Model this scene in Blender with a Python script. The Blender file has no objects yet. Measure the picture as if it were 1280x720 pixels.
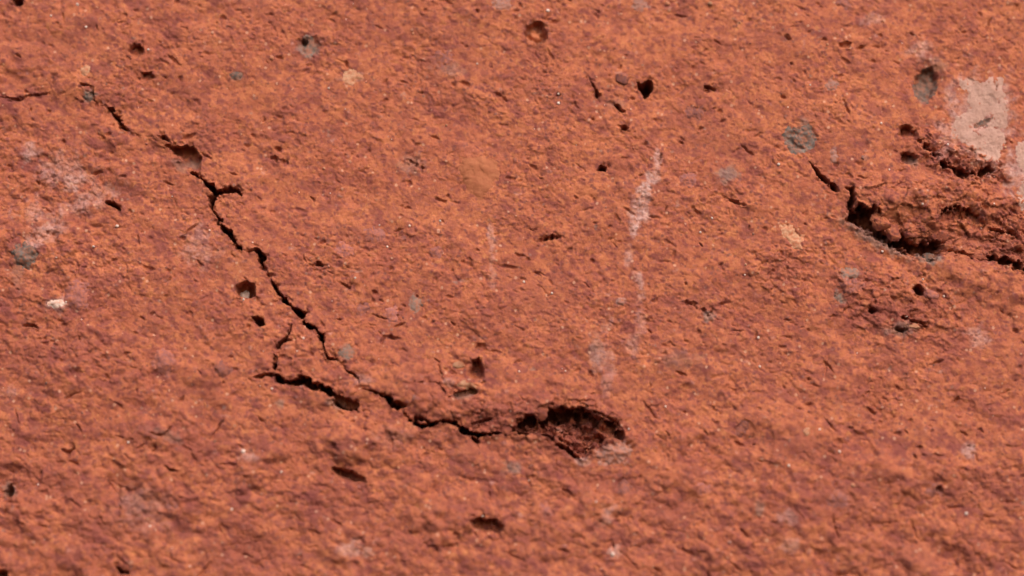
import bpy, math, random
import numpy as np
from mathutils import Vector, Matrix

# ------------------------------------------------------------------ camera, sky, sun, exposure
sc = bpy.context.scene
MM = 0.001
S = 0.0625                      # millimetres of brick per unit of measurement (frame is 1280 units = 80 mm wide)
DIST = 0.260
TILT = math.radians(7.5)        # the camera sits a little low and looks slightly up at the brick face

cam_d = bpy.data.cameras.new('camera')
cam = bpy.data.objects.new('camera', cam_d)
sc.collection.objects.link(cam)
sc.camera = cam
cam.location = (0.0, -DIST * math.cos(TILT), -DIST * math.sin(TILT))
cam.rotation_euler = (math.radians(90) + TILT, 0, 0)
cam_d.sensor_width = 36.0
cam_d.lens = 36.0 * DIST / 0.080
cam_d.clip_start = 0.01
cam_d.clip_end = 10.0
cam_d.dof.use_dof = True
cam_d.dof.focus_distance = DIST + 0.0007
cam_d.dof.aperture_fstop = 6.2

SUN_EL, SUN_AZ = math.radians(38), math.radians(20)   # azimuth from straight ahead of the face, to the right
w = bpy.data.worlds.new('World')
sc.world = w
w.use_nodes = True
nt = w.node_tree
bg = nt.nodes['Background']
sky = nt.nodes.new('ShaderNodeTexSky')
sky.sky_type = 'NISHITA'
sky.sun_disc = False
sky.sun_elevation = SUN_EL
sky.sun_rotation = math.radians(180) - SUN_AZ
sky.air_density = 1.0
sky.dust_density = 4.0
sky.ozone_density = 1.0
nt.links.new(sky.outputs[0], bg.inputs['Color'])
bg.inputs['Strength'].default_value = 0.15

sun_d = bpy.data.lights.new('sun', 'SUN')
sun = bpy.data.objects.new('sun', sun_d)
sc.collection.objects.link(sun)
sun_d.energy = 0.8
sun_d.angle = math.radians(50)
sun_d.color = (1.0, 0.95, 0.88)
to_sun = Vector((math.sin(SUN_AZ) * math.cos(SUN_EL), -math.cos(SUN_AZ) * math.cos(SUN_EL), math.sin(SUN_EL)))
sun.rotation_euler = to_sun.to_track_quat('Z', 'Y').to_euler()
sun.location = to_sun * 0.6

vs = sc.view_settings
vs.view_transform = 'Standard'
vs.look = 'None'
vs.exposure = 0.66
vs.gamma = 1.0
vs.use_curve_mapping = False
sc.cycles.use_denoising = True

rng = np.random.default_rng(7)
random.seed(7)


# ------------------------------------------------------------------ noise on arrays
def _hash(ix, iy, seed):
    h = (ix.astype(np.uint32) * np.uint32(374761393) + iy.astype(np.uint32) * np.uint32(668265263)
         + np.uint32((seed * 2246822519 + 3266489917) & 0xffffffff))
    h = (h ^ (h >> np.uint32(13))) * np.uint32(1274126177)
    return h ^ (h >> np.uint32(16))


def _rand(ix, iy, seed):
    return (_hash(ix, iy, seed) & np.uint32(0xffffff)).astype(np.float32) / np.float32(0xffffff)


def perlin(x, y, seed=0):
    x = np.asarray(x, np.float32); y = np.asarray(y, np.float32)
    ix = np.floor(x).astype(np.int32); iy = np.floor(y).astype(np.int32)
    fx = x - ix; fy = y - iy
    ux = fx * fx * fx * (fx * (fx * 6 - 15) + 10); uy = fy * fy * fy * (fy * (fy * 6 - 15) + 10)

    def g(dx, dy):
        a = _rand(ix + dx, iy + dy, seed) * np.float32(2 * math.pi)
        return np.cos(a) * (fx - dx) + np.sin(a) * (fy - dy)
    n0 = g(0, 0) * (1 - ux) + g(1, 0) * ux
    n1 = g(0, 1) * (1 - ux) + g(1, 1) * ux
    return (n0 * (1 - uy) + n1 * uy) * 1.5


def fbm(x, y, wl, octv, seed, gain=0.55):
    o = 0; a = 1.0
    for k in range(octv):
        o = o + a * perlin(x / wl, y / wl, seed + 17 * k)
        wl *= 0.5; a *= gain
    return o


def worley(x, y, seed, jit=0.9, offs=False):
    """distance to nearest point, second nearest, random value of the nearest cell"""
    x = np.asarray(x, np.float32); y = np.asarray(y, np.float32)
    ix = np.floor(x).astype(np.int32); iy = np.floor(y).astype(np.int32)
    d1 = np.full(x.shape, 9.0, np.float32); d2 = d1.copy(); cid = np.zeros_like(d1); ox = cid.copy(); oy = cid.copy()
    for dy in (-1, 0, 1):
        for dx in (-1, 0, 1):
            jx = ix + dx; jy = iy + dy
            px = jx + 0.5 + jit * (_rand(jx, jy, seed) - 0.5)
            py = jy + 0.5 + jit * (_rand(jx, jy, seed + 1) - 0.5)
            d = np.hypot(px - x, py - y)
            c = _rand(jx, jy, seed + 2)
            near = d < d1
            d2 = np.where(near, d1, np.minimum(d2, d))
            cid = np.where(near, c, cid)
            if offs:
                ox = np.where(near, x - px, ox); oy = np.where(near, y - py, oy)
            d1 = np.where(near, d, d1)
    return (d1, d2, cid, ox, oy) if offs else (d1, d2, cid)


def sstep(a, b, x):
    t = np.clip((x - a) / (b - a), 0, 1)
    return t * t * (3 - 2 * t)


# ------------------------------------------------------------------ measurements on the photograph -> place on the brick face
def place(u, v):
    """photo measurement (1280 x 720) -> brick face coordinates p (right), q (down), in units of S mm"""
    f = 1280 * DIST / 0.080
    d = np.array([(u - 640) / f, 1.0, (360 - v) / f])
    c, s = math.cos(TILT), math.sin(TILT)
    dx, dy, dz = d[0], d[1] * c - d[2] * s, d[1] * s + d[2] * c
    t = DIST * c / dy
    return dx * t / (S * MM), (DIST * s - dz * t) / (S * MM)


def pl(pts):
    out = []
    for p in pts:
        a, b = place(p[0], p[1])
        out.append((a, b) + tuple(p[2:]))
    return out


# ------------------------------------------------------------------ grid over the brick face (215 x 65 mm), dense where it is looked at
def axis(half, dense_half, n_dense):
    step = 2 * dense_half / n_dense
    core = np.linspace(-dense_half, dense_half, n_dense + 1)
    out = []; x = dense_half; st = step
    while True:
        st = min(st * 1.13, 14.0)
        x += st
        if x >= half - st * 0.6:
            out.append(half); break
        out.append(x)
    out = np.array(out)
    return np.concatenate([-out[::-1], core, out])


HW, HH = 107.5 / S, 32.5 / S
ax_p = axis(HW, 690, 1270).astype(np.float32)
ax_q = axis(HH, 398, 732).astype(np.float32)
P, Q = np.meshgrid(ax_p, ax_q)            # rows go down the face
NR, NC = P.shape


def window(pts, pad):
    a = np.array([[p[0], p[1]] for p in pts])
    c0 = np.searchsorted(ax_p, a[:, 0].min() - pad); c1 = np.searchsorted(ax_p, a[:, 0].max() + pad)
    r0 = np.searchsorted(ax_q, a[:, 1].min() - pad); r1 = np.searchsorted(ax_q, a[:, 1].max() + pad)
    return slice(max(r0, 0), max(r1, r0 + 2)), slice(max(c0, 0), max(c1, c0 + 2))


def sd_line(x, y, pts, want_width=False):
    best = np.full(x.shape, 1e9, np.float32); wid = np.zeros(x.shape, np.float32)
    for (x0, y0, w0), (x1, y1, w1) in zip(pts[:-1], pts[1:]):
        dx, dy = x1 - x0, y1 - y0
        t = np.clip(((x - x0) * dx + (y - y0) * dy) / max(dx * dx + dy * dy, 1e-6), 0, 1)
        ww = w0 + (w1 - w0) * t
        d = np.hypot(x - x0 - t * dx, y - y0 - t * dy) - 0.5 * ww
        wid = np.where(d < best, ww, wid)
        best = np.minimum(best, d)
    return (best, wid) if want_width else best


def sd_poly(x, y, pts):
    best = np.full(x.shape, 1e9, np.float32); inside = np.zeros(x.shape, bool)
    n = len(pts)
    for i in range(n):
        x0, y0 = pts[i][:2]; x1, y1 = pts[(i + 1) % n][:2]
        dx, dy = x1 - x0, y1 - y0
        t = np.clip(((x - x0) * dx + (y - y0) * dy) / max(dx * dx + dy * dy, 1e-6), 0, 1)
        best = np.minimum(best, np.hypot(x - x0 - t * dx, y - y0 - t * dy))
        if abs(dy) > 1e-9:
            inside ^= ((y0 > y) != (y1 > y)) & (x < dx * (y - y0) / dy + x0)
    return np.where(inside, -best, best)


def oval(u, v, ru, rv, ang=0.0, n=14):
    a = math.radians(ang); r = random.Random(int(u * 7 + v * 13))
    o = []
    for k in range(n):
        t = 2 * math.pi * k / n; q = r.uniform(0.82, 1.15)
        ex, ey = ru * q * math.cos(t), rv * q * math.sin(t)
        o.append((u + ex * math.cos(a) - ey * math.sin(a), v + ex * math.sin(a) + ey * math.cos(a)))
    return o


def edge_noise(x, y, k=1.0):
    return k * (2.0 * perlin(x / 13, y / 13, 303) + 2.0 * perlin(x / 7, y / 7, 301) + 1.5 * perlin(x / 3.6, y / 3.6, 302))


# ------------------------------------------------------------------ the clay surface itself
def rot(x, y, deg):
    a = math.radians(deg); c, s = math.cos(a), math.sin(a)
    return x * c + y * s, -x * s + y * c


def surface(x, y):
    """relief of the fired clay, outwards positive, in units"""
    wx = x + 5 * perlin(x / 40, y / 40, 11) + 2.0 * perlin(x / 11, y / 11, 13)
    wy = y + 5 * perlin(x / 40, y / 40, 12) + 2.0 * perlin(x / 11, y / 11, 14)
    a, b = rot(wx, wy, 24)                       # drag marks run down to the right
    h = 7.0 * perlin(x / 260, y / 260, 1) + 3.4 * perlin(x / 95, y / 95, 2)
    low = sstep(60, 300, y) * 0.5 + sstep(-330, -600, x) * 0.35        # the lower and left part is lumpier
    h += (2.2 + 3.4 * low) * perlin(a / 52, b / 38, 3) + 1.6 * low * np.abs(perlin(x / 34, y / 28, 8))
    h += (1.1 + 1.8 * low) * perlin(a / 21, b / 16, 4)
    rough = 0.55 + 0.9 * sstep(-.5, .7, perlin(x / 85, y / 70, 9))     # smoother skin here, coarser grit there
    h += rough * 0.7 * perlin(a / 11, b / 9, 5)
    h += rough * (0.5 * perlin(x / 5.2, y / 4.6, 6) + 0.42 * perlin(x / 2.9, y / 2.7, 7))
    # crumbs of fired clay
    d1, d2, c = worley(wx / 13, wy / 11, 21)
    grow = sstep(-0.25, 0.45, perlin(x / 70, y / 70, 25))
    h += (grow + .5 * low) * 1.7 * np.clip(1 - (d1 / (0.35 + 0.4 * c)) ** 2, 0, 1) * (c > 0.35)
    d1, d2, c2 = worley(wx / 5.6, wy / 4.8, 31)
    h += rough * 0.6 * np.sqrt(np.clip(1 - (d1 / (0.35 + 0.35 * c2)) ** 2, 0, 1)) * (c2 > 0.3)
    # torn crevices between crumbs
    tear = perlin(a / 18, b / 9.5, 41) + 0.6 * perlin(x / 7, y / 5, 42)
    gate = sstep(0.05, 0.55, perlin(x / 55, y / 55, 43) + 0.1)
    h -= (3.6 * gate + 0.2) * sstep(0.5, 0.95, tear)
    tear2 = perlin(a / 8, b / 4.4, 45) + 0.5 * perlin(x / 4, y / 3.2, 46)
    h -= rough * 1.5 * sstep(0.5, 0.9, tear2)
    return h


H = surface(P, Q)
REC = np.zeros_like(H)                # depth of cracks, pits, cavities
RID = np.zeros(H.shape, np.int16)     # which recess a vertex belongs to
SHX = np.zeros_like(H); SHY = np.zeros_like(H)   # sideways shift: undercut walls below overhanging lips
recess_names = [None]


def bump(u, v, ru, rv, ang, amp, rough=0.35, seed=0, power=1.0):
    """a swelling (or hollow) of the clay"""
    (p, q), = pl([(u, v)])
    R = max(ru, rv) * 1.9
    sl = window([(p, q)], R)
    x, y = P[sl], Q[sl]
    a, b = rot(x - p, y - q, ang)
    d = np.hypot(a / ru, b / rv) + rough * perlin(x / (0.6 * min(ru, rv) + 3), y / (0.6 * min(ru, rv) + 3), 500 + seed)
    H[sl] += amp * np.clip(1 - d * d, 0, 1) ** power


def recess(name, pts, depth, kind='line', wall=3.0, rough=1.0, top=None, under=0.0, split=True, lip=0.0, ramp=0.0):
    """sink a crack (line with widths) or a pit (polygon). top: depth left at the lower edge as a share
    (a floor that climbs to the lower rim); under: how far the upper wall is cut back beneath its lip"""
    g = pl(pts)
    sl = window(g, 26)
    x, y = P[sl], Q[sl]
    if x.size < 9:
        return
    if kind == 'line':
        d, wid = sd_line(x, y, g, True)
        thin = np.clip(wid / 6.0, .3, 1)
        d = d + edge_noise(x, y, rough) * np.clip(wid / 7.0, .45, 1.15) + .07 * wid
        if len(g) > 6:                              # crumbs bridge the gap here and there
            d = d + np.clip(wid, 0, 9) * .55 * sstep(.25, .75, perlin(x / 12, y / 12, 321) + .4 * perlin(x / 5, y / 5, 322))
    else:
        sz = .5 * min(np.ptp([p[0] for p in g]), np.ptp([p[1] for p in g]))
        d, thin = sd_poly(x, y, g) + edge_noise(x, y, rough) * min(1.0, sz / 11), 1.0
    if ramp or under:
        gy, gx = np.gradient(d)
        gx = gx / np.gradient(ax_p[sl[1]])[None, :]; gy = gy / np.gradient(ax_q[sl[0]])[:, None]
        L = np.hypot(gx, gy) + 1e-6
    wl = wall
    if ramp:
        dn = np.clip(gy / L, 0, 1)
        for _ in range(6):
            dp = np.pad(dn, 1, mode='edge'); dn = (dp[:-2, 1:-1] + dp[2:, 1:-1] + dp[1:-1, :-2] + dp[1:-1, 2:] + dn) / 5
        wl = wall + ramp * dn
    t_ = np.clip((0.8 + 0.4 * (wl - wall) - d) / (0.8 + wl + 0.4 * (wl - wall)), 0, 1)
    dep = depth * thin * t_ * t_ * (3 - 2 * t_)
    if top is not None:
        ys = [p[1] for p in g]
        t = np.clip((y - min(ys)) / max(max(ys) - min(ys), 1), 0, 1)
        dep = dep * (1 - (1 - top) * t)
    # chipped lips: shallow flakes lost along the edge
    fl = perlin(x / 10, y / 10, 331) + .5 * perlin(x / 4.5, y / 4.5, 332)
    dep = np.maximum(dep, min(4.5, .14 * depth) * sstep(.15, .6, fl) * sstep(7.0, 1.5, d))
    dep = dep * (1 + 0.18 * perlin(x / 7, y / 7, 601))
    if under:
        up = np.clip(-gy / L, 0, 1)
        wgt = sstep(0.0, -1.5, d) * sstep(-12, -3, d) * up * sstep(0.25, 0.9, dep / max(depth, 1e-6))
        SHX[sl] += gx / L * under * wgt * 0.5
        SHY[sl] += gy / L * under * wgt
    if lip:
        H[sl] += lip * np.exp(-np.clip(d, 0, 99) / 9.0) * (0.6 + 0.6 * perlin(x / 13, y / 13, 611))
    if split:
        recess_names.append(name)
        k = len(recess_names) - 1
        m = (dep > REC[sl]) & (d < 0.2)
        RID[sl] = np.where(m, k, RID[sl])
    REC[sl] = np.maximum(REC[sl], dep)


# --- swellings and hollows of the face
for b in [
    (380, 440, 38, 30, 10, 5, .3), (300, 400, 60, 40, 20, 3, .4), (430, 420, 60, 50, 30, 3, .4),
    (530, 490, 75, 42, 10, 6, .35), (640, 505, 60, 30, 0, 5, .4), (575, 560, 80, 22, 4, -3, .3),
    (700, 565, 90, 25, 8, 4, .4), (470, 545, 50, 30, 20, 3, .4),
    (1120, 252, 75, 34, 12, 11, .35), (1190, 250, 66, 40, 10, 9, .4), (1110, 330, 90, 30, 14, -3, .3),
    (1225, 350, 90, 26, 14, 7, .3), (1245, 290, 60, 30, 20, -5, .35), (1080, 305, 70, 18, 27, -6, .25),
    (597, 218, 30, 30, 0, 2.4, .25), (97, 372, 22, 22, 0, 4, .4), (33, 322, 22, 20, 0, 3, .4),
    (205, 452, 17, 19, 0, 4, .3), (278, 462, 13, 13, 0, 4, .3), (190, 185, 40, 18, 25, -3, .3),
    (1000, 175, 26, 24, 0, -3, .3), (1158, 100, 24, 30, 0, -6, .3), (1060, 355, 24, 22, 0, 3, .3),
    (1135, 395, 60, 30, 10, 3, .5), (1100, 395, 50, 22, -5, -3, .4), (780, 560, 40, 22, 8, 4, .4),
    (230, 580, 40, 22, 10, 4, .4), (140, 610, 16, 40, 0, -4, .4), (60, 640, 50, 26, 10, 4, .4), (540, 640, 60, 26, 8, 4, .4),
    (850, 600, 60, 30, 10, 4, .4), (1040, 640, 60, 30, 10, 3, .4), (340, 560, 40, 20, 10, 3, .4), (900, 480, 60, 30, 10, 3, .4),
]:
    bump(*b, seed=int(b[0]))
bump(588, 448, 26, 9, 20, 5, .3, seed=3)
bump(577, 478, 24, 7, 0, 5, .3, seed=4)

LUMPS = 260
lr = random.Random(23)
for k in range(LUMPS):
    u_, v_ = lr.uniform(-20, 1300), lr.uniform(-20, 740)
    wgt = 0.35 + 0.65 * max(min((v_ - 380) / 160, 1), min((u_ - 1000) / 150, 1) * (v_ > 320), min((220 - u_) / 120, 1) * .7, 0)
    r_ = lr.uniform(7, 26)
    bump(u_, v_, r_ * lr.uniform(1, 1.6), r_, lr.gauss(18, 25), lr.choice((1, 1, -1)) * wgt * (1.2 + .17 * r_), .5, seed=k, power=lr.choice((.6, 1, 1.4)))


def crumble(pts, amp, feather=16.0, big=15.0, seed=0, facet=0.0):
    """ground broken into crumbs"""
    g = pl(pts); sl = window(g, feather + 6)
    x, y = P[sl], Q[sl]
    k = sstep(feather, -feather * .6, sd_poly(x, y, g) + 7 * perlin(x / 22, y / 22, 1100 + seed))
    wx = x + 3.5 * perlin(x / 9, y / 9, 1101) + 1.5 * perlin(x / 4, y / 4, 1103)
    wy = y + 3.5 * perlin(x / 9, y / 9, 1102) + 1.5 * perlin(x / 4, y / 4, 1104)
    d1, d2, c = worley(wx / big, wy / (big * .8), 1110 + seed)
    f1, f2, e = worley(wx / (big * .45), wy / (big * .38), 1120 + seed)
    v = (c - .35) * 1.0 + .9 * np.clip(1 - d1 * d1 * 1.6, 0, 1) - .3 * sstep(.2, .0, d2 - d1) + .45 * ((e - .5) + np.clip(1 - f1 * f1 * 1.6, 0, 1) - .5)
    if facet:                                       # angular broken chunks, each with its own height and lean
        ux = x + 2.2 * perlin(x / 7, y / 7, 1131); uy = y + 2.2 * perlin(x / 7, y / 7, 1132)
        w_ = 0
        for sc_, wt in ((big * 1.15, 1.0), (big * .6, .55)):
            q1, q2, c_, ox, oy = worley(ux / sc_, uy / (sc_ * .78), 1140 + seed, .95, True)
            an = c_ * 91.0
            w_ = w_ + wt * (1.5 * (np.modf(c_ * 7.31)[0] - .5) + 1.5 * (np.cos(an) * ox + np.sin(an) * oy) - .5 * sstep(.07, 0, q2 - q1))
        v = (1 - facet) * v + facet * w_
    H[sl] += amp * k * v


crumble([(1066, 242), (1110, 226), (1170, 228), (1235, 238), (1300, 250), (1300, 335), (1245, 318), (1190, 308), (1130, 296), (1088, 262)], 7.5, 12, 27, 1, .5)
crumble([(1240, 270), (1300, 262), (1300, 335), (1262, 322), (1235, 305)], 7, 12, 22, 2, .6)
crumble([(1145, 168), (1185, 180), (1250, 200), (1258, 232), (1190, 230), (1158, 206)], 6, 12, 15, 3, .75)
crumble([(600, 508), (690, 498), (760, 515), (790, 552), (730, 572), (640, 542), (590, 545)], 5.5, 14, 15, 4, .7)
crumble([(1040, 350), (1090, 345), (1190, 350), (1195, 400), (1150, 425), (1060, 410)], 3.5, 16, 15, 5, .7)
crumble([(330, 410), (400, 400), (440, 450), (420, 490), (330, 480)], 1.4, 14, 15, 6)
crumble([(-30, 560), (300, 520), (700, 590), (1300, 580), (1300, 750), (-30, 750)], 1.7, 40, 20, 7)
crumble([(-30, 160), (130, 190), (180, 330), (150, 470), (-30, 500)], 1.8, 40, 17, 8)
crumble([(690, 520), (740, 515), (775, 535), (770, 555), (735, 568), (690, 545)], 7, 8, 16, 11, .9)
crumble([(520, 500), (600, 500), (640, 530), (560, 525)], 3, 10, 12, 9)
crumble([(930, 310), (1010, 310), (1020, 370), (960, 380)], 3, 14, 14, 10)

# --- cracks
recess('crack', [(-12, 120, 3), (8, 122, 3), (24, 125, 3), (34, 119, 2.5), (45, 118, 3), (57, 117, 1.5)], 26, wall=2)
recess('crack', [(101, 106, 2), (112, 107, 4), (117, 109, 3), (116, 116, 3), (117, 125, 2.4), (123, 131, 1.2), (132, 133, 1),
                 (138, 138, 7), (146, 146, 8), (152, 156, 8), (157, 161, 3), (164, 165, 1), (172, 169, .6)], 40, wall=2.5)
recess('crack', [(196, 170, 1), 
                 (203, 172, 6), (209, 175, 4), (214, 180, 1)], 24, wall=2.5)
recess('pit', [(206, 182), (218, 181), (228, 183), (240, 182), (247, 188), (251, 196), (250, 206), (242, 212), (232, 206),
               (224, 198), (216, 191)], 34, 'poly', wall=4, top=.3, under=7)
recess('crack', [(236, 214, 3), (244, 218, 4), (253, 224, 5), (260, 230, 8), (267, 238, 10), (270, 242, 10), (266, 248, 8),
                 (264, 257, 5), (265, 262, 3), (270, 268, 2), (275, 276, 7), (280, 285, 6), (288, 294, 9), (294, 303, 7),
                 (299, 309, 6), (303, 314, 2), (312, 315, 1.6), (319, 312, 3), (324, 317, 9), (328, 322, 10), (326, 328, 6),
                 (330, 338, 1.3), (337, 347, 1.2), (341, 354, 3), (345, 363, 6), (352, 370, 6), (358, 377, 6), (364, 383, 3),
                 (372, 388, 9), (378, 394, 9), (381, 403, 5), (388, 408, 6), (396, 413, 8), (401, 421, 8), (404, 430, 6),
                 (406, 440, 1.6), (410, 449, 3.5), (420, 449, 3.5), (428, 455, 1.2), (433, 464, 3), (442, 468, 3), (448, 474, 1.5)],
       60, wall=2.5, under=3, lip=1.5)
recess('crack', [(268, 240, 9), (278, 239, 8), (288, 237, 8), (296, 237, 7), (301, 243, 5)], 34, wall=3, under=4)
recess('crack', [(157, 161, 1.6), (170, 168, 1.4), (186, 171, 1.6), (204, 180, 1.8)], 12, wall=1.6, split=False)
recess('crack', [(238, 213, 1.8), (253, 224, 2), (268, 240, 2), (264, 258, 2), (270, 268, 2), (299, 309, 2), (303, 314, 1.8), (320, 312, 1.8),
                 (327, 326, 1.8), (337, 347, 1.8), (345, 363, 2), (364, 383, 2), (381, 403, 2), (401, 421, 2), (406, 440, 2), (412, 449, 2),
                 (428, 455, 1.6), (442, 468, 1.6), (452, 484, 1.6), (470, 491, 1.6)], 16, wall=1.8, rough=.8, split=False)
recess('crack', [(364, 406, 2), (362, 415, 3), (357, 424, 4), (350, 430, 6), (346, 438, 6), (345, 448, 4.5), (344, 460, 6),
                 (345, 470, 6)], 42, wall=2.5)
recess('crack', [(357, 425, 3), (364, 426, 2.5), (370, 424, 1.5)], 22, wall=2)
recess('crack', [(316, 473, 3), (325, 471, 4), (333, 468, 4), (344, 470, 6), (352, 477, 9), (362, 479, 10), (373, 478, 12),
                 (380, 475, 15), (390, 482, 11), (403, 486, 11), (412, 491, 12), (420, 495, 8)], 62, wall=3, under=6, lip=3, ramp=7)
recess('pit', [(414, 492), (424, 493), (436, 497), (445, 502), (450, 508), (441, 513), (428, 511), (418, 505)], 30, 'poly',
       wall=3.5, under=4)
recess('crack', [(417, 500, 5), (424, 507, 5), (434, 511, 5), (445, 511, 4)], 55, wall=2.5, split=False)
recess('crack', [(450, 486, 1.5), (460, 488, 2), (468, 490, 3), (476, 494, 5), (485, 498, 7), (492, 505, 10), (500, 512, 7),
                 (508, 521, 5), (517, 528, 6), (527, 532, 8), (537, 532, 7), (548, 527, 4), (560, 527, 4), (570, 530, 7),
                 (580, 538, 11), (588, 543, 9), (600, 543, 6), (612, 543, 5), (622, 541, 4)], 60, wall=2.5, under=5, lip=3)
recess('crack', [(492, 503, 8), (500, 506, 7), (508, 507, 4)], 30, wall=3, split=False)
recess('crack', [(520, 524, 8), (530, 524, 9), (535, 528, 6)], 28, wall=3, split=False)
recess('crack', [(588, 544, 6), (594, 549, 4), (598, 553, 3)], 36, wall=2, split=False)
recess('crack', [(612, 543, 3), (626, 541, 3), (640, 538, 4)], 30, wall=2, split=False)
recess('crack', [(590, 530, 3), (604, 526, 4), (616, 523, 3)], 26, wall=2)
# --- the big cavity
recess('cavity', [(638, 537), (648, 524), (660, 517), (672, 520), (683, 510), (700, 507), (715, 511), (730, 510), (741, 517),
                  (748, 524), (758, 524), (772, 530), (783, 547), (772, 551), (757, 553), (744, 556), (738, 568), (730, 575),
                  (722, 573), (710, 562), (698, 551), (684, 544), (668, 544), (652, 542)], 44, 'poly', wall=6, top=.6, under=12, lip=2, rough=1.3)
recess('cavity', [(643, 535), (652, 525), (663, 520), (684, 512), (715, 512), (736, 516), (744, 527), (720, 530), (690, 529), (665, 535)], 70, 'poly', wall=7, under=9, split=False, rough=1.6)
recess('crack', [(640, 537, 5), (650, 540, 6), (660, 542, 5)], 66, wall=2.5, split=False)
recess('crack', [(675, 541, 5), (684, 544, 8), (692, 550, 5)], 66, wall=2.5, split=False)
recess('crack', [(697, 556, 6), (707, 560, 8), (716, 566, 7), (723, 571, 5)], 62, wall=2.5, split=False)
recess('cavity', [(742, 514, 4), (758, 521, 3), (772, 528, 4), (781, 546, 4)], 30, wall=2.5, split=False)
recess('crack', [(754, 525, 3), (760, 538, 4), (764, 546, 4)], 40, wall=2, split=False)
bump(758, 540, 16, 10, 20, 13, .6, seed=91)
bump(772, 536, 10, 8, 40, 9, .6, seed=92)
# --- the crevice on the right
recess('crack', [(1012, 203, 1.5), (1019, 212, 4), (1027, 221, 6), (1035, 229, 7), (1042, 235, 7), (1048, 240, 3)], 52, wall=2.5)
recess('crack', [(1056, 236, 2), (1065, 238, 7), (1066, 247, 7), (1064, 256, 6)], 48, wall=2.5, split=False)
recess('cavity', [(1060, 256), (1074, 259), (1092, 262), (1100, 270), (1106, 284), (1114, 300), (1121, 296), (1127, 288), (1134, 299), (1150, 303),
                  (1166, 298), (1180, 303), (1176, 318), (1164, 327), (1148, 322), (1130, 315), (1112, 308), (1096, 300),
                  (1082, 290), (1070, 281), (1058, 279)], 62, 'poly', wall=6, top=.7, under=14, lip=3, rough=2.0, ramp=14)
recess('cavity', [(1166, 276), (1176, 266), (1188, 261), (1205, 261), (1222, 268), (1231, 280), (1216, 283), (1200, 279),
                  (1190, 286), (1174, 287)], 22, 'poly', wall=5, top=.35, under=7, rough=1.8, ramp=6)
recess('crack', [(1174, 314, 6), (1188, 314, 4), (1204, 317, 4), (1214, 320, 5), (1226, 324, 6), (1236, 321, 7), (1250, 324, 8),
                 (1264, 330, 10), (1282, 338, 9), (1300, 344, 7)], 34, wall=5, under=9, lip=2, rough=1.7)
recess('crack', [(1172, 315, 3), (1190, 314, 3), (1204, 317, 3), (1226, 324, 3.5), (1250, 325, 4), (1282, 339, 4), (1302, 346, 4)], 26, wall=2.5, rough=.9, split=False)
recess('crack', [(1238, 287, 4), (1250, 289, 6), (1264, 291, 6), (1272, 297, 4)], 24, wall=3)
recess('pit', oval(1135, 166, 13, 9, 5), 26, 'poly', wall=5, top=.4, under=4)
recess('pit', oval(1136, 198, 10, 9), 28, 'poly', wall=4, top=.3, under=4)
recess('crack', [(1150, 178, 5), (1162, 190, 7), (1176, 205, 8), (1190, 210, 8), (1203, 220, 13), (1214, 217, 10), (1226, 216, 13),
                 (1238, 212, 9), (1244, 207, 4)], 28, wall=6, under=6, rough=2.2, ramp=8)
# --- pits
recess('pit', [(797, 103), (803, 104), (810, 100), (815, 102), (816, 112), (810, 120), (806, 122), (802, 116), (798, 110)], 62,
       'poly', wall=2.5, rough=.7)
recess('pit', [(767, 130), (773, 130), (782, 139), (777, 143), (771, 136)], 30, 'poly', wall=2.5, rough=.6, top=.4)
recess('pit', [(746, 213), (751, 206), (758, 209), (757, 214)], 40, 'poly', wall=2, rough=.6)
recess('pit', [(735, 95, 2), (740, 105, 3), (744, 112, 3), (747, 119, 8)], 30, wall=2.5, rough=.7)
recess('pit', [(882, 109, 4), (888, 110, 5), (893, 113, 3)], 36, wall=2.5, rough=.6)
recess('pit', oval(781, 160, 5, 4), 24, 'poly', wall=2.5, rough=.6)
recess('pit', [(132, 252, 4), (139, 254, 6), (146, 257, 6), (149, 262, 3)], 40, wall=2.5, rough=.6)
recess('pit', [(314, 397), (322, 396), (329, 399), (332, 407), (325, 409), (319, 403)], 46, 'poly', wall=2.5, rough=.6)
recess('pit', oval(308, 364, 14, 11, 10), 34, 'poly', wall=4, rough=.6, under=3)
recess('pit', oval(596, 463, 10, 15), 36, 'poly', wall=5, rough=.25, top=.2, under=5, ramp=3)
recess('pit', [(561, 497), (568, 491), (578, 488), (588, 484), (597, 488), (596, 493), (584, 496), (572, 500)], 28, 'poly', wall=3,
       rough=.7, top=.2, under=6)
recess('pit', oval(602, 435, 9, 7), 8, 'poly', wall=4, top=.4)
recess('pit', [(414, 585), (428, 585), (444, 589), (456, 596), (460, 604), (448, 607), (432, 603), (420, 596)], 34, 'poly', wall=6, rough=.8, top=.55, under=5, ramp=6)
recess('pit', [(586, 650), (602, 646), (620, 649), (632, 657), (625, 669), (606, 670), (592, 662)], 36, 'poly', wall=6, rough=1.2, top=.45, under=5, ramp=6)
recess('pit', [(674, 301, 4), (684, 299, 9), (693, 297, 8), (700, 296, 4)], 24, wall=4, rough=1.2, under=3, ramp=5)
recess('pit', oval(670, 42, 14, 14), 18, 'poly', wall=4, rough=.5)
recess('pit', oval(385, 57, 15, 14), 5, 'poly', wall=5, rough=.6)
recess('pit', oval(170, 63, 10, 9), 22, 'poly', wall=4, top=.3, under=4)
recess('pit', oval(183, 95, 9, 7), 20, 'poly', wall=4, top=.3, under=4)
recess('pit', oval(1158, 104, 17, 24, 15), 16, 'poly', wall=7, top=.6, under=3)
recess('pit', [(617, 116, 4), (626, 120, 5), (634, 127, 4)], 10, wall=4, rough=1.3)
recess('pit', oval(22, 2, 7, 6), 44, 'poly', wall=3, rough=.6)
recess('pit', oval(11, 614, 6, 9), 26, 'poly', wall=4, rough=.9)
recess('pit', oval(2, 717, 8, 6), 40, 'poly', wall=4, rough=.8)
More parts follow.
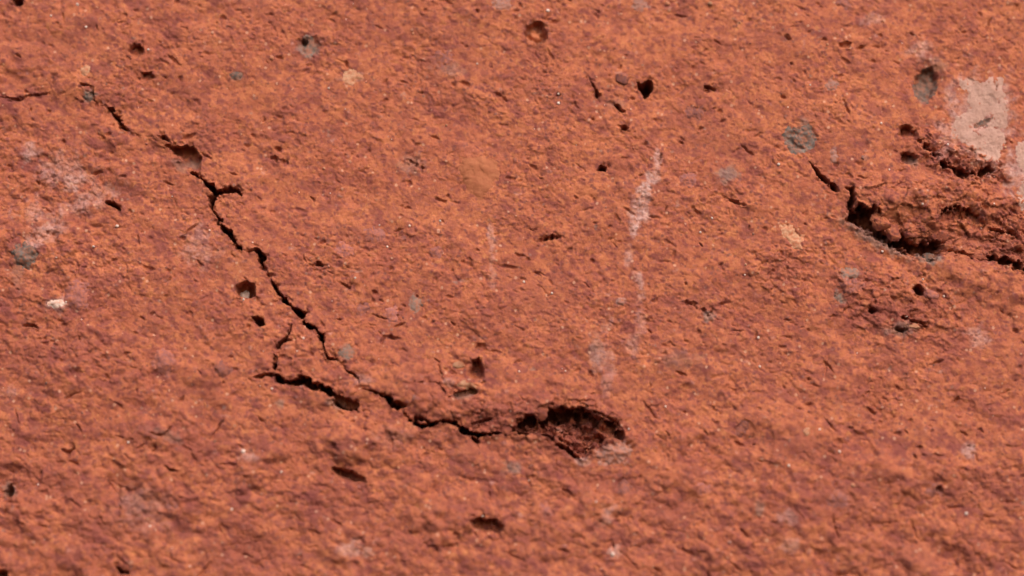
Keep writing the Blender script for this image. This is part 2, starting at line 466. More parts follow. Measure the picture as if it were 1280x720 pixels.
recess('pit', [(144, 708, 4), (152, 714, 6), (160, 716, 4)], 30, wall=3)
recess('pit', [(853, 377, 4), (864, 380, 6), (876, 386, 6), (886, 394, 7), (892, 384, 4), (902, 380, 5), (913, 378, 3)], 9, wall=5, rough=2)
recess('pit', [(906, 247, 3), (918, 253, 6), (931, 257, 4)], 11, wall=4, rough=1.6)
recess('pit', oval(1149, 363, 7, 7), 34, 'poly', wall=3)
recess('pit', [(1129, 397, 5), (1136, 400, 6), (1150, 404, 4), (1158, 408, 5)], 30, wall=3)
recess('pit', [(1120, 411, 4), (1128, 413, 6)], 22, wall=3)
recess('pit', oval(1091, 388, 5, 4), 26, 'poly', wall=2.5)
recess('pit', [(336, 195, 5), (345, 199, 9), (355, 203, 6)], 9, wall=5, rough=2)
recess('pit', [(508, 200, 4), (518, 203, 5), (527, 208, 6)], 11, wall=4, rough=1.8)
recess('pit', [(390, 332, 2), (397, 330, 5), (403, 331, 4)], 24, wall=2.5)
recess('pit', [(428, 355, 4), (436, 359, 7)], 12, wall=3)
recess('pit', oval(1056, 57, 8, 5, -15), 9, 'poly', wall=3)
recess('pit', [(1240, 99, 2), (1241, 96, 2)], 4, split=False)
recess('pit', [(206, 583, 3), (214, 588, 6), (222, 590, 3)], 18, wall=3)
recess('pit', [(190, 543, 3), (205, 545, 6), (214, 535, 5)], 16, wall=4)
recess('pit', [(30, 407, 3), (42, 407, 4), (48, 411, 2)], 26, wall=3)
recess('pit', [(92, 560, 3), (86, 566, 6), (78, 563, 4)], 16, wall=3)
recess('pit', [(545, 248, 3), (556, 252, 4)], 14, wall=3)
recess('pit', oval(1173, 612, 5, 5), 11, 'poly', wall=3)
recess('crack', [(520, 480, 1.2), (535, 478, 2), (548, 480, 2.2), (557, 492, 2.5), (562, 498, 3)], 20, wall=2)
recess('crack', [(1041, 650, 2), (1044, 662, 3), (1048, 672, 2)], 18, wall=2)
recess('crack', [(146, 610, 2), (150, 625, 3), (148, 655, 2)], 16, wall=3)
recess('crack', [(540, 353, 1.5), (550, 346, 2), (560, 339, 1)], 12, wall=2, split=False)

# --- countless short tears, all dragged the same way
TEARS = 420
tu = rng.uniform(-30, 1310, TEARS); tv = rng.uniform(-30, 750, TEARS)
for k in range(TEARS):
    (p, q), = pl([(tu[k], tv[k])])
    Ln = rng.uniform(2.5, 9) * rng.choice((.7, 1, 1.5)) * (1.3 if q > 100 else 1.0); Wd = rng.uniform(1.1, 3.2)
    sl = window([(p, q)], Ln * 2.2)
    x, y = P[sl], Q[sl]
    a, b = rot(x - p, y - q, rng.normal(22, 38))
    b = b + 1.6 * perlin(x / 6, y / 6, 700 + k % 40)
    d = np.hypot(a / Ln, b / Wd)
    H[sl] -= rng.uniform(1.2, 7.0) * np.clip(1 - d * d, 0, 1)

# --- stones set flush in the clay, and one mortar slit painted dark
inclusion_parts = {}


def inclusion(u, v, ru, rv, ang, mkey, amp=1.0, flat=.6, label=None):
    g = pl(oval(u, v, ru, rv, ang, 11))
    sl = window(g, 12)
    x, y = P[sl], Q[sl]
    d = sd_poly(x, y, g) + min(1.0, min(ru, rv) / 8) * (4.2 * perlin(x / 9, y / 9, 311) + 3.2 * perlin(x / 3.8, y / 3.8, 312))
    hm = H[sl]; hs = hm.copy()
    for _ in range(12):
        hp = np.pad(hs, 1, mode='edge'); hs = (hp[:-2, 1:-1] + hp[2:, 1:-1] + hp[1:-1, :-2] + hp[1:-1, 2:] + hs) / 5
    inn = sstep(0.8, -1.2, d)
    r = min(ru, rv)
    H[sl] = hm + inn * .8 * flat * (hs - hm) + .7 * amp * np.clip(-d / r, 0, 1) ** .7 - .8 * np.exp(-((d - .3) / 1.1) ** 2) * sstep(-.6, .5, perlin(x / 6, y / 6, 313) + .2)
    recess_names.append('stone')  # the painted mortar slit shares this name
    k = len(recess_names) - 1
    RID[sl] = np.where(d < 0, k, RID[sl])
    inclusion_parts[k] = (mkey, label)


for a in [
    (32, 320, 14, 15, 0, 'grey', 7, .6, 'rounded grey pebble near the left edge'),
    (385, 58, 12, 12, 0, 'grey', 3, .8, 'round grey pebble with a small dark hole near the top'),
    (667, 43, 9, 9, 0, 'brickish', 12, .4, 'brown plug inside a round pit near the top edge'),
    (1000, 175, 19, 17, 30, 'grey', -3, .2, 'rough grey stone just above the right-hand crack'),
    (1158, 107, 14, 21, 15, 'dark', 2, .5, 'dark grey stone in a hollow near the mortar'),
    (990, 294, 19, 8, 55, 'tan', 3, .8, 'smooth tan inclusion, long and tilted'),
    (597, 218, 24, 27, 0, 'brickish', 1.6, .5, 'large smooth orange inclusion in the upper middle'),
    (433, 440, 9, 7, -20, 'chip', 1, .8, 'flat grey-brown chip at the end of the long crack'),
    (520, 379, 7, 9, 0, 'chip', 1, .3, 'grey grain in the middle'),
    (490, 391, 9, 8, 0, 'purple', 3, .3, 'dark red grain left of the middle'),
    (1064, 357, 15, 10, 0, 'purple', 3, .4, 'mauve stone below the crevice'),
    (1229, 153, 11, 4, -25, 'dark', -3, .3, 'slit in the mortar patch, its shade painted dark grey'),  # an open slit, no stone: its inner shade is put into the colour
    (766, 566, 25, 12, -8, 'lilac', 9, .3, 'pinkish lilac stone at the right end of the cavity'),
    (72, 379, 12, 5, 0, 'pale', 2, .3, 'whitish chip near the left edge'),
    (1062, 343, 12, 6, 0, 'chip', 2, .6, None), (1049, 372, 8, 4, 40, 'dark', 3, .5, None),
    (97, 368, 16, 19, 0, 'purple', 4, .3, 'large dark mauve inclusion near the left edge'),
    (279, 463, 9, 9, 0, 'purple', 3, .4, None), (205, 452, 13, 17, 0, 'purple', 3, .4, None), (780, 608, 9, 8, 0, 'purple', 2, .3, None),
    (683, 638, 7, 8, 0, 'purple', 3, .4, None), (928, 536, 9, 8, 0, 'purple', 3, .4, None), (800, 3, 9, 10, 0, 'lilac', 3, .5, None),
    (627, 5, 10, 8, 20, 'lilac', 2, .5, None), (555, 72, 13, 10, 20, 'purple', 2, .3, None), (296, 96, 7, 5, 0, 'dark', 2, .5, None),
    (108, 89, 5, 7, 0, 'tan', 2, .5, None), (440, 97, 13, 7, -20, 'tan', 1.5, .6, None), 
    (1168, 613, 12, 7, 0, 'purple', 2, .4, None), (1048, 625, 15, 10, 0, 'purple', 1, .2, None), (768, 690, 7, 8, 20, 'lilac', 2, .4, None),
    (112, 121, 7, 6, 0, 'dark', 1, .4, None), (586, 483, 11, 5, 15, 'tan', 1, .4, None), 
    (460, 690, 8, 6, 0, 'lilac', 1, .4, None), (215, 632, 9, 6, 10, 'purple', 1, .3, None),
    (1055, 4, 8, 8, 0, 'purple', 2, .4, None), (870, 140, 10, 8, 20, 'purple', 2, .3, None), 
    (880, 610, 8, 6, 0, 'purple', 2, .4, None), (455, 385, 7, 7, 20, 'purple', 2, .3, None),
    (545, 315, 10, 6, 10, 'purple', 2, .4, None), (470, 293, 14, 8, 10, 'purple', 2, .3, None), (430, 312, 12, 8, 20, 'purple', 1.5, .3, None),
    (1040, 107, 8, 7, 0, 'lilac', 1.5, .3, None), (1042, 196, 5, 9, 0, 'lilac', 2, .4, None), (860, 225, 8, 10, 0, 'purple', 2, .3, None),
]:
    inclusion(*a)
# the small hole in the pebble near the top
recess('pit', oval(381, 53, 5, 4.5), 22, 'poly', wall=3, rough=.3)

# walls of recesses are rough too
deepw = sstep(3, 12, REC)
H += deepw * (2.2 * perlin(P / 9, Q / 9, 801) + 1.5 * perlin(P / 4, Q / 4, 802))
# rounded arrises at the rim of the brick
rim = np.minimum(HW - np.abs(P), HH - np.abs(Q))
H -= 26 * (1 - np.sqrt(np.clip(1 - (1 - np.clip(rim / 26, 0, 1)) ** 2, 0, 1)))
Z = H - REC


def height_at(p, q):
    c = np.clip(np.searchsorted(ax_p, p), 1, NC - 1); r = np.clip(np.searchsorted(ax_q, q), 1, NR - 1)
    return float(np.mean(Z[r - 2:r + 2, c - 2:c + 2]))


# ------------------------------------------------------------------ colouring of the clay: what is in it, not how it is lit
def soft_blobs(x, y, blobs, seed, wl=14.0, amt=0.55):
    n = amt * (perlin(x / wl, y / wl, seed) + 0.6 * perlin(x / (wl * .4), y / (wl * .4), seed + 1))
    o = np.zeros(x.shape, np.float32)
    for (u, v, ru, rv, ang, s) in blobs:
        (p, q), = pl([(u, v)])
        a, b = rot(x - p, y - q, ang)
        d = np.hypot(a / ru, b / rv)
        o = np.maximum(o, s * sstep(1.15, 0.35, d + n))
    return o


PURPLE = [(97, 372, 20, 26, 0, .9), (205, 452, 14, 18, 0, .7), (278, 462, 14, 14, 0, .8), (90, 270, 50, 14, -30, .35),
          (1190, 205, 44, 22, 30, .8), (1250, 315, 60, 24, 18, .6), (1100, 245, 60, 14, 10, .2), (1190, 296, 40, 14, 5, .35),
          (1110, 392, 60, 22, -8, .8), (1060, 356, 22, 20, 0, .7), (1165, 368, 18, 16, 20, .8), (710, 540, 70, 34, 8, .75),
          (620, 520, 60, 26, 6, .7), (660, 512, 28, 18, 0, .7), (560, 540, 50, 16, 0, .4), (590, 560, 60, 12, 4, .35),
          (860, 385, 60, 16, 10, .5), (880, 150, 40, 18, 20, .5), (845, 150, 20, 14, 0, .5), (490, 390, 16, 12, 0, .8),
          (545, 75, 30, 14, 10, .6), (380, 60, 26, 20, 0, .6), (900, 180, 60, 22, 25, .45), (660, 380, 60, 36, 10, .45),
          (1000, 560, 50, 24, 15, .5), (1050, 620, 34, 26, 0, .7), (1210, 610, 50, 26, 0, .5), (940, 440, 50, 24, 20, .4),
          (740, 600, 40, 22, 0, .5), (780, 610, 18, 14, 0, .7), (680, 640, 14, 14, 0, .7), (500, 670, 24, 30, 0, .6),
          (240, 560, 60, 30, 15, .5), (120, 660, 50, 30, 15, .5), (420, 640, 60, 24, 10, .5), (300, 690, 70, 26, 5, .55),
          (100, 430, 60, 22, 20, .4), (60, 600, 60, 30, 10, .45), (980, 340, 26, 30, 50, .6), (450, 295, 40, 14, 15, .6),
          (560, 40, 40, 16, 0, .4), (690, 120, 50, 24, 20, .4), (840, 640, 50, 22, 0, .5), (1140, 690, 60, 22, 5, .5),
          (320, 300, 30, 50, 0, .3), (30, 440, 40, 20, 0, .4), (265, 60, 40, 30, 0, .3), (60, 60, 50, 30, 0, .35)]
SALT = [(80, 215, 40, 26, 0, .4), (110, 250, 44, 16, -30, .45), (45, 265, 26, 18, 0, .4), (760, 470, 10, 30, 8, .3), (800, 400, 8, 26, 0, .3), (822, 200, 6, 16, 5, .7), (814, 222, 10, 14, 0, .9), (806, 240, 14, 14, 0, 1.0), (798, 262, 16, 20, 10, .85), (795, 285, 10, 12, 0, .9),
        (787, 322, 7, 14, 0, .6), (800, 350, 8, 16, 0, .6), (803, 372, 6, 8, 0, .5), (776, 377, 7, 7, 0, .9), (760, 405, 8, 16, 10, .5),
        (752, 445, 16, 22, 0, .35), (790, 430, 14, 16, 0, .35), (92, 222, 26, 18, 0, .65), (60, 290, 40, 12, -35, .6), (36, 190, 16, 14, 0, .6),
        (40, 305, 14, 18, 0, .5), (75, 380, 20, 10, 0, .6), (614, 300, 6, 26, 0, .45), (615, 345, 6, 14, 0, .3), (1210, 562, 14, 10, 0, .75),
        (1224, 420, 16, 14, 0, .5), (440, 687, 20, 12, 0, .6), (760, 640, 10, 18, 20, .5), (1150, 65, 22, 12, 0, .5), (1090, 25, 14, 10, 0, .4),
        (1185, 170, 20, 26, 0, .45), (1270, 215, 16, 40, 0, .8), (985, 650, 14, 10, 0, .5), (990, 680, 16, 10, 0, .4), (560, 478, 10, 6, 0, .4),
        (450, 475, 14, 8, 0, .4), (1042, 195, 4, 10, 0, .6), (1080, 198, 6, 5, 0, .6), (250, 310, 26, 30, 0, .35), (495, 545, 30, 12, 0, .2),
        (725, 576, 12, 6, 10, .7), (310, 570, 14, 10, 0, .5), (10, 490, 14, 8, 0, .3), (180, 640, 40, 30, 0, .2), (1255, 130, 20, 40, 0, .5), (1225, 150, 46, 62, -20, .6), (1205, 150, 24, 26, 0, .6)]
GREY = [(1000, 175, 16, 17, 30, .9), (1005, 155, 8, 9, 0, .5), (1158, 108, 12, 20, 15, .95), (433, 440, 11, 9, -15, .85), (385, 58, 14, 13, 0, .9),
        (32, 320, 14, 16, 0, .7), (22, 340, 10, 24, 0, .3), (520, 380, 9, 11, 0, .75), (668, 44, 11, 11, 0, .6), (240, 203, 13, 8, 0, .6), (112, 120, 10, 10, 0, .55),
        (1095, 300, 60, 9, 28, .6), (1160, 322, 18, 10, 20, .85), (1062, 342, 14, 7, 0, .7), (1049, 373, 8, 6, 40, .8), (297, 96, 8, 6, 0, .7),
        (910, 218, 16, 14, 0, .6), (560, 85, 24, 12, 10, .35), (440, 97, 18, 8, -10, .4), (1125, 412, 22, 10, 0, .5), (885, 395, 10, 10, 0, .6),
        (640, 585, 14, 10, 0, .6), (350, 505, 7, 6, 0, .6), (420, 505, 16, 8, 20, .5), (210, 545, 26, 8, 20, .35), (950, 635, 8, 12, 0, .5),
        (580, 495, 14, 6, -10, .5), (1170, 80, 14, 10, 0, .4), (10, 612, 10, 12, 0, .6), (770, 130, 14, 8, 0, .25), (850, 450, 30, 14, 0, .25),
        (745, 440, 12, 30, 0, .3), (1140, 200, 9, 9, 0, .6), (225, 208, 14, 8, 20, .4), (170, 625, 30, 20, 0, .2), (515, 205, 20, 14, 0, .35)]
OCHRE = [(990, 295, 22, 9, 55, .9), (597, 218, 27, 30, 0, .75), (570, 455, 10, 8, 0, .8), (585, 482, 16, 5, 10, .7), (608, 500, 8, 22, 0, .6),
         (150, 560, 60, 30, 10, .35), (1120, 262, 30, 12, 10, .55), (1150, 275, 26, 16, 0, .4), (480, 460, 40, 30, 0, .2), (1200, 255, 40, 14, 10, .4),
         (275, 247, 14, 10, 0, .6), (880, 500, 80, 50, 0, .25), (1050, 150, 80, 40, 10, .3), (880, 20, 90, 30, 0, .3), (690, 240, 70, 60, 0, .25)]


def masks(x, y):
    n1 = perlin(x / 60, y / 60, 901) + 0.7 * perlin(x / 24, y / 24, 902)
    a, b = rot(x, y, 24)
    wx = x + 3 * perlin(x / 8, y / 8, 907); wy = y + 3 * perlin(x / 8, y / 8, 908)
    aw, bw = rot(wx, wy, 24)
    d1, d2, c = worley(aw / 15, bw / 10, 911)
    pur = 0.8 * sstep(0.6, 0.2, d1) * (c > 0.84)
    streak = perlin(aw / 34, bw / 16, 915) + 0.6 * perlin(aw / 13, bw / 7, 916) + 0.35 * perlin(aw / 6, bw / 4, 917)
    lowp = 0.45 + 0.55 * np.maximum(sstep(20, 240, y), sstep(-350, -560, x))
    blot = perlin(aw / 46, bw / 30, 925) + 0.6 * perlin(aw / 19, bw / 13, 926) + 0.4 * perlin(aw / 8, bw / 6, 927)
    pur = np.maximum(pur, lowp * sstep(0.2, 0.8, blot))
    pur = np.maximum(pur, 1.0 * sstep(0.1, 0.85, streak) * (0.55 + 0.45 * sstep(-.4, .4, perlin(x / 120, y / 90, 919))))
    d1, d2, c = worley(aw / 6.5, bw / 5.0, 921)
    pur = np.maximum(pur, 0.95 * sstep(0.6, 0.25, d1) * (c > 0.80))
    pur = np.maximum(pur, soft_blobs(x, y, PURPLE, 931))
    salt = 0.9 * soft_blobs(x, y, SALT, 941, 16.0, 0.6)
    salt = np.maximum(salt, 0.35 * sstep(0.75, 1.25, perlin(x / 18, y / 14, 945) + 0.6 * perlin(x / 7, y / 6, 946)))
    grey = soft_blobs(x, y, GREY, 951, 10.0, 0.5)
    grey = np.maximum(grey, 0.5 * sstep(0.85, 1.2, perlin(x / 16, y / 12, 955) + 0.6 * perlin(x / 6, y / 5, 956)))
    och = soft_blobs(x, y, OCHRE, 961, 16.0, 0.5)
    tone = 0.46 + 0.36 * n1 + 0.36 * perlin(x / 9, y / 7, 971) + 0.22 * perlin(x / 4, y / 3.5, 972) + 0.35 * sstep(-0.2, 0.8, och) * (och > 0)
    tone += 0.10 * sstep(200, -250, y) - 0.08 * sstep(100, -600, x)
    return np.stack([np.clip(pur, 0, 1), np.clip(salt, 0, 1), np.clip(grey, 0, 1), np.clip(tone, 0, 1)], -1).astype(np.float32)


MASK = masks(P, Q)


# ------------------------------------------------------------------ materials
def mat(name):
    m = bpy.data.materials.new(name); m.use_nodes = True
    t = m.node_tree
    return m, t, t.nodes['Principled BSDF']


def noise(t, vec, scale, detail=3, rough=.6):
    n = t.nodes.new('ShaderNodeTexNoise')
    n.inputs['Scale'].default_value = scale; n.inputs['Detail'].default_value = detail; n.inputs['Roughness'].default_value = rough
    t.links.new(vec, n.inputs['Vector'])
    return n.outputs['Fac']


def ramp(t, fac, a, b, lo=0.0, hi=1.0):
    r = t.nodes.new('ShaderNodeMapRange')
    r.inputs['From Min'].default_value = a; r.inputs['From Max'].default_value = b
    r.inputs['To Min'].default_value = lo; r.inputs['To Max'].default_value = hi
    t.links.new(fac, r.inputs['Value'])
    return r.outputs['Result']


def mixc(t, fac, a, b, mode='MIX'):
    n = t.nodes.new('ShaderNodeMix'); n.data_type = 'RGBA'; n.blend_type = mode
    for s, i in ((fac, 0), (a, 6), (b, 7)):
        if isinstance(s, (int, float)):
            n.inputs[i].default_value = s
        elif isinstance(s, tuple):
            n.inputs[i].default_value = s + (1,)
        else:
            t.links.new(s, n.inputs[i])
    return n.outputs[2]


def mul(t, a, b, op='MULTIPLY'):
    n = t.nodes.new('ShaderNodeMath'); n.operation = op; n.use_clamp = True
    for s, i in ((a, 0), (b, 1)):
        if isinstance(s, (int, float)): n.inputs[i].default_value = s
        else: t.links.new(s, n.inputs[i])
    return n.outputs[0]


def add_bump(t, bsdf, height, dist, strength=1.0):
    b = t.nodes.new('ShaderNodeBump')
    b.inputs['Distance'].default_value = dist; b.inputs['Strength'].default_value = strength
    t.links.new(height, b.inputs['Height']); t.links.new(b.outputs['Normal'], bsdf.inputs['Normal'])


def clay_material():
    m, t, b = mat('fired_clay')
    co = t.nodes.new('ShaderNodeTexCoord').outputs['Object']
    at = t.nodes.new('ShaderNodeAttribute'); at.attribute_name = 'mask'
    sp = t.nodes.new('ShaderNodeSeparateColor'); t.links.new(at.outputs['Color'], sp.inputs[0])
    pur, salt, grey = sp.outputs[0], sp.outputs[1], sp.outputs[2]
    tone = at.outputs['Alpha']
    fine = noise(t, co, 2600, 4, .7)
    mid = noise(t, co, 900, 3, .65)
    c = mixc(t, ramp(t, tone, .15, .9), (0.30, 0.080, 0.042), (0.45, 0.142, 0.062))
    c = mixc(t, ramp(t, mid, .35, .7, 0, .55), c, (0.36, 0.102, 0.054))
    # dusty pink, ochre and wine-red grains of the clay body
    for sd_, col_, lo_, hi_, am_ in ((11.3, (0.46, 0.160, 0.098), .58, .70, .5), (27.1, (0.47, 0.175, 0.066), .56, .68, .7),
                                     (43.9, (0.20, 0.045, 0.031), .53, .67, .75), (61.7, (0.25, 0.080, 0.062), .53, .64, .7)):
        mp = t.nodes.new('ShaderNodeMapping'); mp.inputs['Location'].default_value = (sd_, sd_ * .7, sd_ * 1.3)
        t.links.new(co, mp.inputs['Vector'])
        c = mixc(t, ramp(t, noise(t, mp.outputs[0], 1500 + 20 * sd_, 4, .72), lo_, hi_, 0, am_), c, col_)
    c = mixc(t, mul(t, pur, ramp(t, mid, .25, .6, .45, 1)), c, (0.19, 0.048, 0.039))
    c = mixc(t, mul(t, grey, ramp(t, fine, .3, .6, .6, 1)), c, (0.19, 0.145, 0.125))
    c = mixc(t, mul(t, salt, ramp(t, fine, .35, .62, .25, 1)), c, (0.46, 0.29, 0.26))
    # pale and dark mineral specks in the clay
    v = t.nodes.new('ShaderNodeTexVoronoi'); v.inputs['Scale'].default_value = 3300; t.links.new(co, v.inputs['Vector'])
    cs = t.nodes.new('ShaderNodeSeparateColor'); t.links.new(v.outputs['Color'], cs.inputs[0])
    dot = ramp(t, v.outputs['Distance'], .28, .5, 1, 0)
    pale = mul(t, dot, ramp(t, cs.outputs[0], .972, .978))
    dark = mul(t, dot, ramp(t, cs.outputs[1], .88, .92, 0, .7))
    c = mixc(t, mul(t, pale, .5), c, (0.58, 0.33, 0.22))
    c = mixc(t, dark, c, (0.16, 0.055, 0.045))
    hsv = t.nodes.new('ShaderNodeHueSaturation')
    t.links.new(c, hsv.inputs['Color']); t.links.new(ramp(t, fine, .3, .7, .87, 1.13), hsv.inputs['Value'])
    t.links.new(hsv.outputs['Color'], b.inputs['Base Color'])
    b.inputs['Roughness'].default_value = .85
    b.inputs['Specular IOR Level'].default_value = .25
    add_bump(t, b, noise(t, co, 4800, 5, .75), 0.00008, .9)
    return m


def stone_material(name, c1, c2, scale=1500, rough=.8, spec=.2, dust=.85):
    m, t, b = mat(name)
    co = t.nodes.new('ShaderNodeTexCoord').outputs['Object']
    oi = t.nodes.new('ShaderNodeObjectInfo')
    n = noise(t, co, scale, 4, .7)
    c = mixc(t, ramp(t, n, .3, .7), c1, c2)
    # clay dust rubbed over the stone
    c = mixc(t, ramp(t, noise(t, co, scale * 2.2, 5, .75), .44, .62, 0, dust), c, (0.39, 0.115, 0.056))
    hsv = t.nodes.new('ShaderNodeHueSaturation'); t.links.new(c, hsv.inputs['Color'])
    t.links.new(ramp(t, oi.outputs['Random'], 0, 1, .75, 1.2), hsv.inputs['Value'])
    t.links.new(hsv.outputs['Color'], b.inputs['Base Color'])
    b.inputs['Roughness'].default_value = rough; b.inputs['Specular IOR Level'].default_value = spec
    add_bump(t, b, noise(t, co, scale * 3, 3, .6), 0.00005, .7)
    return m


CLAY = clay_material()
M = {
    'grey': stone_material('grey_stone', (0.075, 0.057, 0.050), (0.20, 0.155, 0.135), dust=.62),
    'dark': stone_material('dark_stone_and_slit', (0.075, 0.052, 0.045), (0.15, 0.108, 0.090), dust=.5),
    'white': stone_material('white_quartz', (0.48, 0.36, 0.30), (0.74, 0.62, 0.55), rough=.5, spec=.4, dust=.4),
    'tan': stone_material('tan_stone', (0.37, 0.17, 0.095), (0.46, 0.26, 0.16)),
    'brickish': stone_material('pale_fired_clay', (0.37, 0.115, 0.055), (0.46, 0.16, 0.075), dust=.5),
    'pale': stone_material('pale_chip', (0.40, 0.27, 0.22), (0.60, 0.47, 0.40), dust=.6),
    'chip': stone_material('dusty_grey_stone', (0.15, 0.095, 0.078), (0.25, 0.165, 0.135), dust=.8),
    'lilac': stone_material('lilac_stone', (0.27, 0.125, 0.10), (0.38, 0.20, 0.165)),
    'purple': stone_material('purple_grog', (0.17, 0.056, 0.050), (0.29, 0.11, 0.095)),
}


def mortar_material():
    m, t, b = mat('old_mortar')
    co = t.nodes.new('ShaderNodeTexCoord').outputs['Object']
    n = noise(t, co, 700, 5, .7); f = noise(t, co, 3500, 3, .7)
    c = mixc(t, ramp(t, n, .3, .7), (0.35, 0.19, 0.147), (0.47, 0.28, 0.224))
    c = mixc(t, ramp(t, f, .54, .70, 0, .7), c, (0.26, 0.135, 0.10))
    t.links.new(c, b.inputs['Base Color'])
    b.inputs['Roughness'].default_value = .9; b.inputs['Specular IOR Level'].default_value = .2
    add_bump(t, b, noise(t, co, 3500, 5, .75), 0.0001, .9)
    return m


MORTAR = mortar_material()


# ------------------------------------------------------------------ brick: an empty at its foot that carries the parts
brick = bpy.data.objects.new('brick', None)
sc.collection.objects.link(brick)
brick.location = (0, 0.05, -0.0325)
brick.empty_display_size = 0.02
brick['label'] = 'weathered orange-red clay brick with cracks, pits and embedded grit filling the frame'
brick['category'] = 'brick'
BINV = Matrix.Translation(brick.location).inverted()


def link(o, parent=None):
    sc.collection.objects.link(o)
    o.parent = parent or brick
    if o.parent is brick:
        o.matrix_parent_inverse = BINV
    return o


def raw_mesh(name, co, quads, mask=None, smooth=True):
    me = bpy.data.meshes.new(name)
    nf = len(quads)
    me.vertices.add(len(co)); me.vertices.foreach_set('co', np.ascontiguousarray(co, np.float32).ravel())
    me.loops.add(nf * 4); me.loops.foreach_set('vertex_index', np.ascontiguousarray(quads, np.int32).ravel())
    me.polygons.add(nf)
    me.polygons.foreach_set('loop_start', np.arange(0, nf * 4, 4, dtype=np.int32))
    me.polygons.foreach_set('loop_total', np.full(nf, 4, np.int32))
    me.polygons.foreach_set('use_smooth', np.full(nf, smooth, bool))
    if mask is not None:
        a = me.attributes.new('mask', 'FLOAT_COLOR', 'POINT')
        a.data.foreach_set('color', np.ascontiguousarray(mask, np.float32).ravel())
    me.update(calc_edges=True)
    return me


def to_world(p, q, z):
    return np.stack([p * S * MM, -z * S * MM, -q * S * MM], -1)


CO = to_world(P + SHX, Q + SHY, Z).reshape(-1, 3)
idx = np.arange(NR * NC, dtype=np.int32).reshape(NR, NC)
QUADS = np.stack([idx[:-1, :-1], idx[1:, :-1], idx[1:, 1:], idx[:-1, 1:]], -1).reshape(-1, 4)
FID = np.max(np.stack([RID[:-1, :-1], RID[1:, :-1], RID[1:, 1:], RID[:-1, 1:]], -1), -1).reshape(-1)
MFLAT = MASK.reshape(-1, 4)


def sub_object(name, faces, material, co=CO, mask=MFLAT):
    used = np.unique(faces)
    remap = np.zeros(len(co), np.int32); remap[used] = np.arange(len(used))
    me = raw_mesh(name, co[used], remap[faces], None if mask is None else mask[used])
    me.materials.append(material)
    return link(bpy.data.objects.new(name, me))


# body: front face plus the four sides and the back
ring = np.concatenate([idx[0, :-1], idx[:-1, -1], idx[-1, :0:-1], idx[:0:-1, 0]])
nb = len(ring)
back = CO[ring].copy(); back[:, 1] = 0.1025
base_n = len(CO)
side = np.stack([ring, np.roll(ring, -1), base_n + np.roll(np.arange(nb), -1), base_n + np.arange(nb)], -1).astype(np.int32)
# back cap as a strip of quads between the upper and lower back rows
top_b = base_n + np.arange(NC)
k_bot = (NC - 1) + (NR - 1)
bot_b = base_n + k_bot + np.arange(NC)[::-1]
cap = np.stack([top_b[:-1], top_b[1:], bot_b[1:], bot_b[:-1]], -1).astype(np.int32)
allco = np.concatenate([CO, back]); allmask = np.concatenate([MFLAT, MFLAT[ring]])
sub_object('clay_body', np.concatenate([QUADS[FID == 0], side, cap]), CLAY, allco, allmask)
for k in range(1, len(recess_names)):
    f = QUADS[FID == k]
    if len(f) > 3:
        inc = inclusion_parts.get(k)
        o = sub_object(recess_names[k], f, M[inc[0]] if inc else CLAY)
        if inc and inc[1]:
            o['label'] = inc[1]


# ------------------------------------------------------------------ mortar smears: a thin crust left on the face
def crust(name, polys, holes, thick, material, label, rough=1.6):
    g = [pl(p) for p in polys]
    sl = window([q for p in g for q in p], 14)
    x, y = P[sl], Q[sl]
    d = np.min([sd_poly(x, y, p) for p in g], 0)
    d = d + rough * (2.4 * perlin(x / 15, y / 15, 71) + 1.6 * perlin(x / 6, y / 6, 72) + .9 * perlin(x / 3, y / 3, 73))
    for hl in holes:
        d = np.maximum(d, -sd_line(x, y, pl(hl)) - .8 * perlin(x / 4, y / 4, 74))
    n = perlin(x / 8, y / 8, 75) + .7 * perlin(x / 3.5, y / 3.5, 76)
    d = np.where((n > .95), np.maximum(d, .6), d)
    thick = thick * .5
    z = Z[sl]
    # the crust levels the relief below it
    k = 9
    zs = z.copy()
    for _ in range(k):
        zp = np.pad(zs, 1, mode='edge')
        zs = (zp[:-2, 1:-1] + zp[2:, 1:-1] + zp[1:-1, :-2] + zp[1:-1, 2:] + 2 * zs) / 6
    zc = zs + thick * sstep(1, -9, d) + .55 * perlin(x / 3, y / 3, 77) + .6 * perlin(x / 14, y / 14, 78)
    zc = np.where(d > -.6, z - .8, zc)
    ii = np.arange(x.size, dtype=np.int32).reshape(x.shape)
    qd = np.stack([ii[:-1, :-1], ii[1:, :-1], ii[1:, 1:], ii[:-1, 1:]], -1).reshape(-1, 4)
    keep = (d < .6).ravel()[qd].all(1)
    if keep.sum() < 4: return
    o = sub_object(name, qd[keep], material, to_world(x, y, zc).reshape(-1, 3), None)
    o['label'] = label


crust('mortar_smear', [[(1197, 97), (1215, 95), (1228, 101), (1241, 94), (1256, 97), (1258, 115), (1260, 130), (1263, 148), (1255, 163),
                        (1258, 180), (1252, 195), (1243, 206), (1232, 203), (1220, 191), (1205, 181), (1190, 174), (1186, 160),
                        (1197, 146), (1208, 140), (1210, 120), (1200, 108)]],
      [[(1219, 158, 3), (1228, 154, 6), (1238, 148, 2)]], 1.6, MORTAR,
      'pale beige patch of old mortar in the upper right')
crust('mortar_smear', [[(1272, 178), (1290, 172), (1300, 262), (1276, 262), (1270, 240), (1276, 215), (1268, 196)]], [], 2.0, MORTAR,
      'pale mortar patch at the right edge')


# ------------------------------------------------------------------ stones, grog and crumbs held in the clay
def ico(sub):
    import bmesh
    bm = bmesh.new(); bmesh.ops.create_icosphere(bm, subdivisions=sub, radius=1.0)
    co = np.array([v.co[:] for v in bm.verts], np.float32)
    fc = np.array([[l.vert.index for l in f.loops] for f in bm.faces], np.int32)
    bm.free()
    return co, fc


